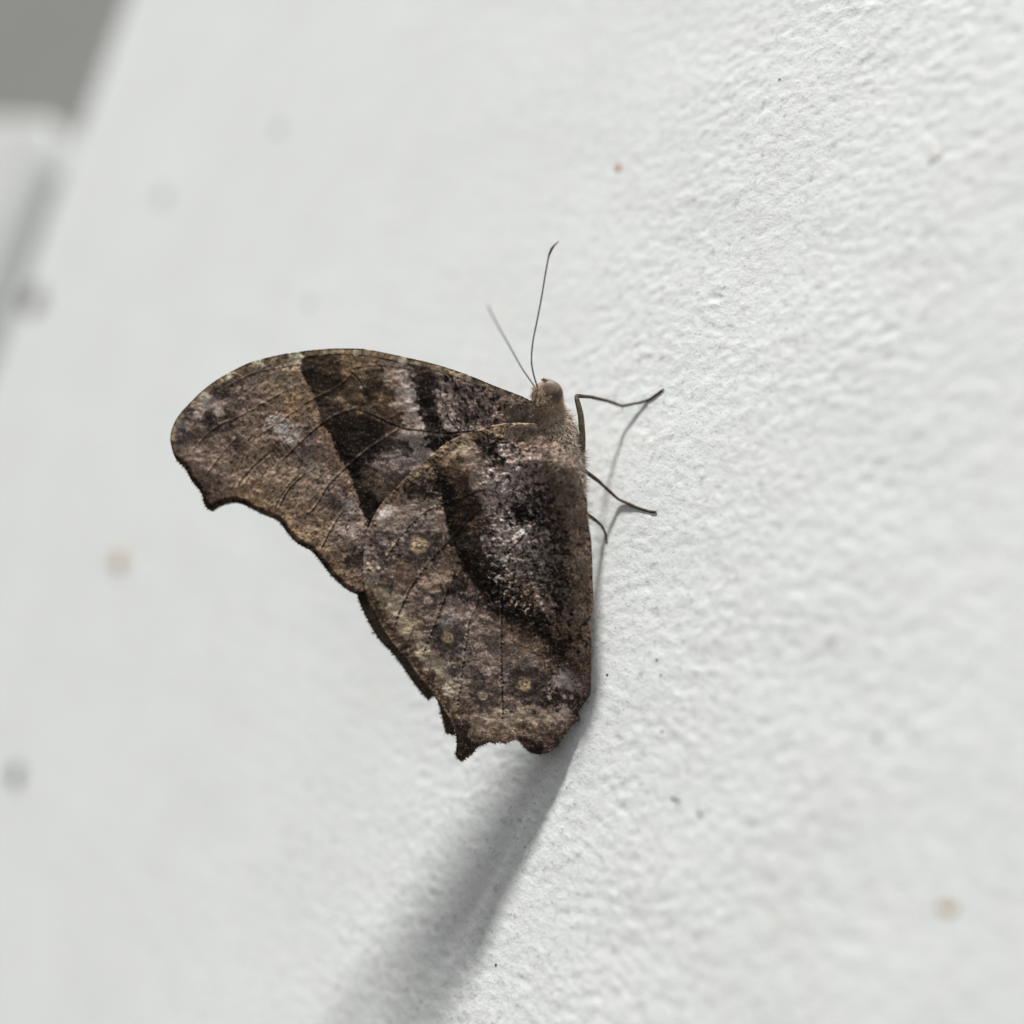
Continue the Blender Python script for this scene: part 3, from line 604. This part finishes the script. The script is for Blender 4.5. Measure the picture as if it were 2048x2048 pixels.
def make_wing(name, poly, off, cols, rel_h, mat, bulge=True, step=1, label=None, plane=wing_c):
    X = PX[::step, ::step]; Y = PY[::step, ::step]
    d, _, _, qx, qy = seg_dist(X, Y, poly, True); ins = inside(X, Y, poly)
    quad_in = ins[:-1, :-1] | ins[1:, :-1] | ins[1:, 1:] | ins[:-1, 1:]
    snap = ~ins
    Xs = np.where(snap, qx, X); Ys = np.where(snap, qy, Y)
    o = off + rel_h[::step, ::step] + (BULGE[::step, ::step] if bulge else 0)
    P = rel(to_w(plane(Xs.ravel(), Ys.ravel(), o.ravel())))
    idx = np.arange(X.size).reshape(X.shape)
    q = np.stack([idx[:-1, :-1], idx[:-1, 1:], idx[1:, 1:], idx[1:, :-1]], -1)[quad_in]
    used = np.unique(q); mp = np.full(X.size, -1); mp[used] = np.arange(len(used))
    c = None if cols is None else cols[::step, ::step].reshape(-1, 3)[used]
    ob = mesh_obj(name, P[used], mp[q], mat, root, True, c)
    md = ob.modifiers.new('thickness', 'SOLIDIFY'); md.thickness = 0.07 * MM; md.offset = 0; md.use_rim = True
    if label: ob['label'] = label
    return ob
ZERO = PX * 0
# forewing: the base sinks slightly under the hindwing; both far wings lie just behind
fw = make_wing('forewing', FORE, -0.05, A_F, R_F, M_WING, True)
hw = make_wing('hindwing', HIND, 0.42, A_H, R_H, M_WING, True)
FORE_FAR = [(x + 3, y + 3) for x, y in FORE]
ffw = make_wing('forewing', FORE_FAR, -0.1, None, 0.10 * fbm(PX / 60, PY / 60, 2, 601), M_FAR, False, 3, 'dark upper side of the far forewing', far_c)
fhw = make_wing('hindwing', catmull(FH, 3, True).tolist(), -0.2, None, 0.10 * fbm(PX / 60, PY / 60, 2, 602), M_FAR, False, 3, 'dark far hindwing showing along the margin', far_c)

def fringe(name, line, parent, off, ln, n_per, mat, outward, seed, plane=wing_c):
    """short hair-like scales standing along a wing margin, joined into one part"""
    rs = np.random.default_rng(seed); P = catmull(line, 6); V = []; Fc = []
    for i in range(len(P) - 1):
        a, b2 = P[i], P[i + 1]; e = b2 - a; L = np.hypot(*e)
        nrm = np.array([e[1], -e[0]]) / max(L, 1e-6) * outward
        for k in range(max(1, int(round(L * n_per)))):
            p = a + e * rs.random() - nrm * 2.0
            clump = .75 + .6 * float(perlin(np.array([p[0] / 9.]), np.array([p[1] / 9.]), seed)[0])
            tip = p + nrm * (2 + ln * clump * rs.uniform(.1, 1.2)) + e / max(L, 1e-6) * rs.normal(0, 1.8)
            wv_ = e / max(L, 1e-6) * rs.uniform(.5, 1.0)
            oo = off + rs.uniform(-.06, .1)
            i0 = len(V)
            V += [(*(p - wv_), oo), (*(p + wv_), oo), (*(tip + wv_ * .25), oo + rs.normal(0, .06)), (*(tip - wv_ * .25), oo + rs.normal(0, .06))]
            Fc.append((i0, i0 + 1, i0 + 2, i0 + 3))
    V = np.array(V)
    o = mesh_obj(name, rel(to_w(plane(V[:, 0], V[:, 1], V[:, 2]))) , np.array(Fc) if len(V) >= 4000 else Fc, mat, None, False)
    o.parent = parent; o['kind'] = 'stuff'
    return o
fringe('fringe', [COSTA[-1]] + MARG, fw, -0.05, 5.5, 1.1, M_FRINGE, -1, 1)
fringe('fringe', HM, hw, 0.42, 5.0, 1.1, M_FRINGE, -1, 2)
fringe('fringe', FH[:24], fhw, -0.2, 6.0, 1.1, M_FRINGE, -1, 3, far_c)

# ---------------------------------------------------------------- body: one continuous surface, head to abdomen tip
def fur_mat(name, stops, sc=1500):
    m, nt, b = new_mat(name, 0.85, 0.15)
    v = coords(nt); n = tex_noise(nt, sc, 3, 0.6, v)
    r = ramp(nt, n.outputs[0], stops); nt.links.new(r.outputs[0], b.inputs['Base Color'])
    bump(nt, b, n.outputs[0], 0.00012, 0.8)
    return m
M_BODY = fur_mat('body_scales', [(0.3, (0.13, 0.095, 0.07)), (0.5, (0.24, 0.185, 0.14)), (0.7, (0.36, 0.29, 0.225))])
M_HAIR = fur_mat('pale_hair', [(0.3, (0.34, 0.27, 0.21)), (0.5, (0.55, 0.46, 0.38)), (0.72, (0.70, 0.62, 0.54))], 900)
M_HAIRH = fur_mat('tan_hair', [(0.3, (0.38, 0.27, 0.18)), (0.6, (0.62, 0.47, 0.34)), (0.75, (0.70, 0.58, 0.45))], 900)
M_EYE, nt, b = new_mat('compound_eye', 0.38, 0.4)
v = coords(nt); wvx = nt.nodes.new('ShaderNodeTexVoronoi'); wvx.inputs['Scale'].default_value = 14000; nt.links.new(v, wvx.inputs['Vector'])
n = tex_noise(nt, 1500, 2, .5, v)
r = ramp(nt, n.outputs[0], [(0.35, (0.10, 0.07, 0.053)), (0.65, (0.24, 0.17, 0.13))]); nt.links.new(r.outputs[0], b.inputs['Base Color'])
bump(nt, b, wvx.outputs[0], 0.00003, 0.6)
M_LEG = fur_mat('leg_scales', [(0.35, (0.055, 0.043, 0.032)), (0.65, (0.135, 0.108, 0.08))], 3000)
M_ANT = fur_mat('antenna_scales', [(0.35, (0.045, 0.042, 0.038)), (0.65, (0.11, 0.10, 0.09))], 3500)
M_TIP = flat('antenna_tip', (0.42, 0.31, 0.20))

def tube_c(points, radii, K=10, flatk=1.0, n=5):
    """swept tube through camera-space mm points; flatk squeezes it along the wing normal"""
    P = catmull(np.array(points, float), n); T = np.linspace(0, len(points) - 1, len(P)); R = np.interp(T, range(len(points)), radii)
    V = []; Fc = []
    for i in range(len(P)):
        tg = P[min(i + 1, len(P) - 1)] - P[max(i - 1, 0)]; tg /= np.linalg.norm(tg)
        a = np.cross(tg, nu_c); a /= np.linalg.norm(a); b2 = np.cross(a, tg)
        for k in range(K):
            q = 2 * math.pi * k / K
            V.append(P[i] + R[i] * (math.cos(q) * a + math.sin(q) * b2 * flatk))
    for i in range(len(P) - 1):
        for k in range(K):
            Fc.append((i * K + k, i * K + (k + 1) % K, (i + 1) * K + (k + 1) % K, (i + 1) * K + k))
    V += [P[0], P[-1]]; c0, c1 = len(V) - 2, len(V) - 1
    for k in range(K):
        Fc.append((c0, (k + 1) % K, k)); Fc.append((c1, (len(P) - 1) * K + k, (len(P) - 1) * K + (k + 1) % K))
    return np.array(V), Fc, P, R
def c2r(V): return rel(to_w(np.asarray(V)))

px2 = 0.0500
bp = [(1092, 763, 8), (1092, 772, 22), (1093, 788, 29), (1096, 806, 29), (1100, 822, 28), (1107, 846, 38), (1119, 885, 45), (1127, 925, 45), (1133, 968, 37), (1140, 1010, 31), (1146, 1070, 31), (1151, 1140, 29), (1155, 1220, 24), (1158, 1300, 18), (1160, 1360, 11), (1161, 1398, 4)]
pts = [wing_c(np.float64(x), np.float64(y), -0.25 - .75 * float(sstep(800, 850, y))) for x, y, _ in bp]
V, Fc, CP, CR = tube_c(pts, [r * px2 for *_, r in bp], 28, 0.82, 6)
nz_ = np.array([random.gauss(0, .03) for _ in range(len(V))])
V = V + nz_[:, None] * nu_c
body = mesh_obj('body', c2r(V), Fc, M_BODY, root)
# fur of the head and thorax: thousands of thin tapered strips lying backwards along the body
def fur(name, parent, mat, i0, i1, count, ln, seed, lift=.35, back=1.0):
    rs = np.random.default_rng(seed); VV = []; FF = []
    for _ in range(count):
        f = rs.uniform(i0, i1); i = int(f); p = CP[i] + (CP[min(i + 1, len(CP) - 1)] - CP[i]) * (f - i); r0 = np.interp(f, range(len(CR)), CR)
        tg = CP[min(i + 1, len(CP) - 1)] - CP[max(i - 1, 0)]; tg /= np.linalg.norm(tg)
        a = np.cross(tg, nu_c); a /= np.linalg.norm(a); b2 = np.cross(a, tg)
        q = rs.uniform(-.35, math.pi + .35) if rs.random() < .75 else rs.uniform(0, 2 * math.pi)
        on = math.cos(q) * a + math.sin(q) * b2
        base = p + r0 * (math.cos(q) * a + math.sin(q) * .82 * b2) * .97
        L = ln * rs.uniform(.5, 1.25)
        d1 = tg * back * rs.uniform(.5, 1) + on * lift * rs.uniform(.6, 1.5) + rs.normal(0, .42, 3); d1 /= np.linalg.norm(d1)
        d2 = d1 + rs.normal(0, .45, 3) - on * .25; d2 /= np.linalg.norm(d2)
        sd = np.cross(d1, on); sd /= max(np.linalg.norm(sd), 1e-6); w0 = rs.uniform(.018, .034)
        m1 = base + d1 * L * .5; e1 = m1 + d2 * L * .5; k = len(VV)
        VV += [base - sd * w0, base + sd * w0, m1 + sd * w0 * .8, m1 - sd * w0 * .8, e1 + sd * w0 * .2, e1 - sd * w0 * .2]
        FF += [(k, k + 1, k + 2, k + 3), (k + 3, k + 2, k + 4, k + 5)]
    o = mesh_obj(name, c2r(VV), np.array(FF), mat, parent, False); o['kind'] = 'stuff'
    return o
fur('hair', body, M_HAIRH, 6, 27, 2200, .5, 21, .6)
fur('hair', body, M_HAIR, 24, 58, 5200, .8, 22, .55)
fur('hair', body, M_HAIR, 52, 78, 1200, .7, 23, .2)

def surf_off(x, y):
    ix = np.clip(((np.asarray(x) - gx[0]) / ST).astype(int), 0, len(gx) - 1); iy = np.clip(((np.asarray(y) - gy[0]) / ST).astype(int), 0, len(gy) - 1)
    return np.where(MH[ix, iy], .42 + R_H[ix, iy], -.05 + R_F[ix, iy]) + BULGE[ix, iy]
MH = inside(PX, PY, HIND)
def wing_fur(name, parent, mat, poly, count, ln, seed, head):
    rs = np.random.default_rng(seed); VV = []; FF = []; pl = np.array(poly, float)
    while len(FF) < 2 * count:
        x, y = rs.uniform(pl[:, 0].min(), pl[:, 0].max()), rs.uniform(pl[:, 1].min(), pl[:, 1].max())
        if not inside(np.array([x]), np.array([y]), poly)[0]: continue
        a = head + rs.normal(0, .55); L = ln * rs.uniform(.5, 1.3); b2 = a + rs.normal(0, .5); w0 = rs.uniform(.35, .65)
        pts = [(x, y), (x + math.cos(a) * L * .5, y + math.sin(a) * L * .5)]; pts.append((pts[1][0] + math.cos(b2) * L * .5, pts[1][1] + math.sin(b2) * L * .5))
        o0 = float(surf_off(x, y)); lift = (0, .10, .16); k = len(VV)
        for q, (u, v) in enumerate(pts):
            ww = w0 * (1, .8, .2)[q]; c = (-math.sin(a) * ww, math.cos(a) * ww)
            for sg in (-1, 1): VV.append(wing_c(np.float64(u + sg * c[0]), np.float64(v + sg * c[1]), o0 + lift[q] * rs.uniform(.5, 1.3)))
        FF += [(k, k + 1, k + 3, k + 2), (k + 2, k + 3, k + 5, k + 4)]
    o = mesh_obj(name, c2r(VV), np.array(FF), mat, parent, False); o['kind'] = 'stuff'
    return o
M_HAIRB = fur_mat('brown_hair', [(0.3, (0.15, 0.11, 0.085)), (0.5, (0.30, 0.235, 0.185)), (0.72, (0.48, 0.40, 0.33))], 900)
wing_fur('hair', hw, M_HAIRB, [(1040, 848), (1095, 850), (1140, 905), (1172, 980), (1178, 1230), (1150, 1230), (1135, 1050), (1080, 930)], 2200, 13, 31, math.radians(110))
wing_fur('hair', hw, M_HAIRB, [(1012, 842), (1075, 820), (1150, 880), (1172, 960), (1125, 940), (1075, 890), (1012, 868)], 1500, 15, 35, math.radians(125))
wing_fur('hair', fw, M_HAIRB, [(1020, 800), (1066, 806), (1090, 850), (1030, 850)], 500, 14, 32, math.radians(150))
wing_fur('hair', hw, M_HAIR, [(1108, 868), (1166, 960), (1166, 1010), (1140, 960), (1100, 900)], 450, 13, 33, math.radians(95))
fringe('hair_fringe', HI[5:], hw, .5, 4.0, .8, M_HAIRB, -1, 34)

def ellip(name, c, ax, mat, parent, seg=28, ring=18):
    VV = []; FF = []
    for i in range(ring + 1):
        ph = math.pi * i / ring
        for k in range(seg):
            th = 2 * math.pi * k / seg
            VV.append(c + ax[0] * math.sin(ph) * math.cos(th) + ax[1] * math.sin(ph) * math.sin(th) + ax[2] * math.cos(ph))
    for i in range(ring):
        for k in range(seg):
            FF.append((i * seg + k, (i + 1) * seg + k, (i + 1) * seg + (k + 1) % seg, i * seg + (k + 1) % seg))
    return mesh_obj(name, c2r(VV), FF, mat, parent)
ex = np.array([math.cos(math.radians(-55)), math.sin(math.radians(-55)), 0]); ey = np.array([-ex[1], ex[0], 0])
EC = wing_c(np.float64(1104), np.float64(785), .78)
ellip('eye', EC, (ex * 1.14, ey * .96, nu_c * .42), M_EYE, root)
ellip('eye', wing_c(np.float64(1104), np.float64(784), -1.15), (ex * 1.05, ey * .85, nu_c * .6), M_EYE, root)
# labial palps pointing up in front of the face
for dx, off in ((0, .25), (-2, -.5)):
    pv = [wing_c(np.float64(x + dx), np.float64(y), off) for x, y in ((1116, 792), (1108, 770), (1099, 764), (1090, 760), (1085, 757))]
    V, Fc, _, _ = tube_c(pv, [.2, .26, .24, .15, .04], 10); mesh_obj('palp', c2r(V), Fc, M_BODY, root)
# antennae
def antenna(p, z0, z1, club, rad):
    n = len(p); pts = []
    for k, (x, y) in enumerate(p):
        f = k / (n - 1); q = wing_c(np.float64(x), np.float64(y)); pts.append(q * (1 - (z0 + (z1 - z0) * f) / np.linalg.norm(q)))
    R = [rad * 1.15] + [rad] * (n - 2) + [rad]
    R[-1] = club * .6; R[-2] = club; R[-3] = club * .85
    V, Fc, P, _ = tube_c(pts, R, 8); o = mesh_obj('antenna', c2r(V), Fc, M_ANT, root)
    return o, P
a1, AP = antenna([(1078, 780), (1073, 768), (1068, 752), (1063.5, 729), (1063.5, 704), (1067, 676), (1072, 652), (1082, 601), (1090, 553), (1096.5, 517), (1099, 508), (1104, 497), (1110, 489)], .4, 2.0, .12, .072)
V, Fc, _, _ = tube_c([AP[-1] + (AP[-2] - AP[-1]) * .5, *(wing_c(np.float64(x), np.float64(y)) * (1 - 2.05 / 110) for x, y in ((1113.5, 486), (1117, 482.5)))], [.105, .09, .05], 8); tp = mesh_obj('tip', c2r(V), Fc, M_TIP, a1)
a2, _ = antenna([(1076, 782), (1067, 770), (1058, 757), (1043, 735), (1030, 712), (1014, 683), (1003, 664), (991, 642), (984, 629), (979, 619), (975.5, 611)], -.6, -12.0, .10, .075)

# legs: femur, tibia and tarsus in one tapered piece, foot on the wall
def leg(p, rad, spur=None):
    pts = [(wing_c(np.float64(x), np.float64(y)) * (1 - f) + wall_c(np.float64(x), np.float64(y)) * f) for x, y, f in p]
    if p[-1][2] >= 1: pts[-1] = pts[-1] + n_c * rad[-1]
    # straight segments with short bends
    P = [pts[0]]; R = [rad[0]]
    for k in range(1, len(pts)):
        a, b2 = pts[k - 1], pts[k]
        P += [a + (b2 - a) * .1, a + (b2 - a) * .5, a + (b2 - a) * .9]; R += [rad[k - 1], (rad[k - 1] + rad[k]) * .5 * 1.05, rad[k]]
        if k == len(pts) - 1: P.append(b2); R.append(rad[k] * .8)
    R = [r_ * (1.35 if i_ < len(R) * .35 else 1.12) for i_, r_ in enumerate(R)]
    V, Fc, _, _ = tube_c(P, R, 8, 1, 3); o = mesh_obj('leg', c2r(V), Fc, M_LEG, root)
    if p[-1][2] >= 1:
        e = pts[-1] - pts[-2]; e /= np.linalg.norm(e); sdv = np.cross(e, n_c)
        for sg in (-1, 1):
            q = [pts[-1], pts[-1] + e * .16 + sdv * sg * .09, pts[-1] + e * .25 + sdv * sg * .12 - n_c * .07]
            V2, F2, _, _ = tube_c(q, [.055, .04, .012], 6); mesh_obj('claw', c2r(V2), F2, M_LEG, o)
    for (x, y, f, x2, y2, f2) in spur or ():
        q = [(wing_c(np.float64(u), np.float64(w_)) * (1 - h) + wall_c(np.float64(u), np.float64(w_)) * h) for u, w_, h in ((x, y, f), ((x + x2) / 2, (y + y2) / 2, (f + f2) / 2), (x2, y2, f2))]
        V, Fc, _, _ = tube_c(q, [.06, .045, .012], 6); mesh_obj('spur', c2r(V), Fc, M_LEG, o)
    return o
leg([(1166, 902, -.02), (1165, 872, .0), (1161.5, 830, .03), (1152.5, 792, .08), (1180, 793.5, .34), (1216, 802, .60), (1244, 812, .80), (1281, 805, .93), (1300, 798, .97), (1325, 781, 1)],
    [.17, .22, .22, .17, .16, .15, .13, .12, .11, .09], [(1243, 811, .79, 1246, 819, .80), (1247, 811, .81, 1251, 814, .84)])
leg([(1154, 932, -.08), (1175, 946, .2), (1197, 962, .52), (1236, 998, .87), (1277, 1016, .97), (1300, 1023, .99), (1311, 1024, 1)], [.15, .15, .15, .13, .13, .12, .1], [(1235, 996, .86, 1236, 1001, .88)])
leg([(1165, 1024, .1), (1178, 1031, .3), (1193, 1042, .55), (1202, 1050, .75), (1208, 1060, .9), (1213, 1074, .98), (1214, 1081, 1)], [.13, .13, .13, .12, .115, .1, .08])
leg([(1112, 808, .0), (1121, 815, .03), (1130, 824, .06), (1139, 837, .08), (1147, 853, .1)], [.08, .085, .085, .08, .07])
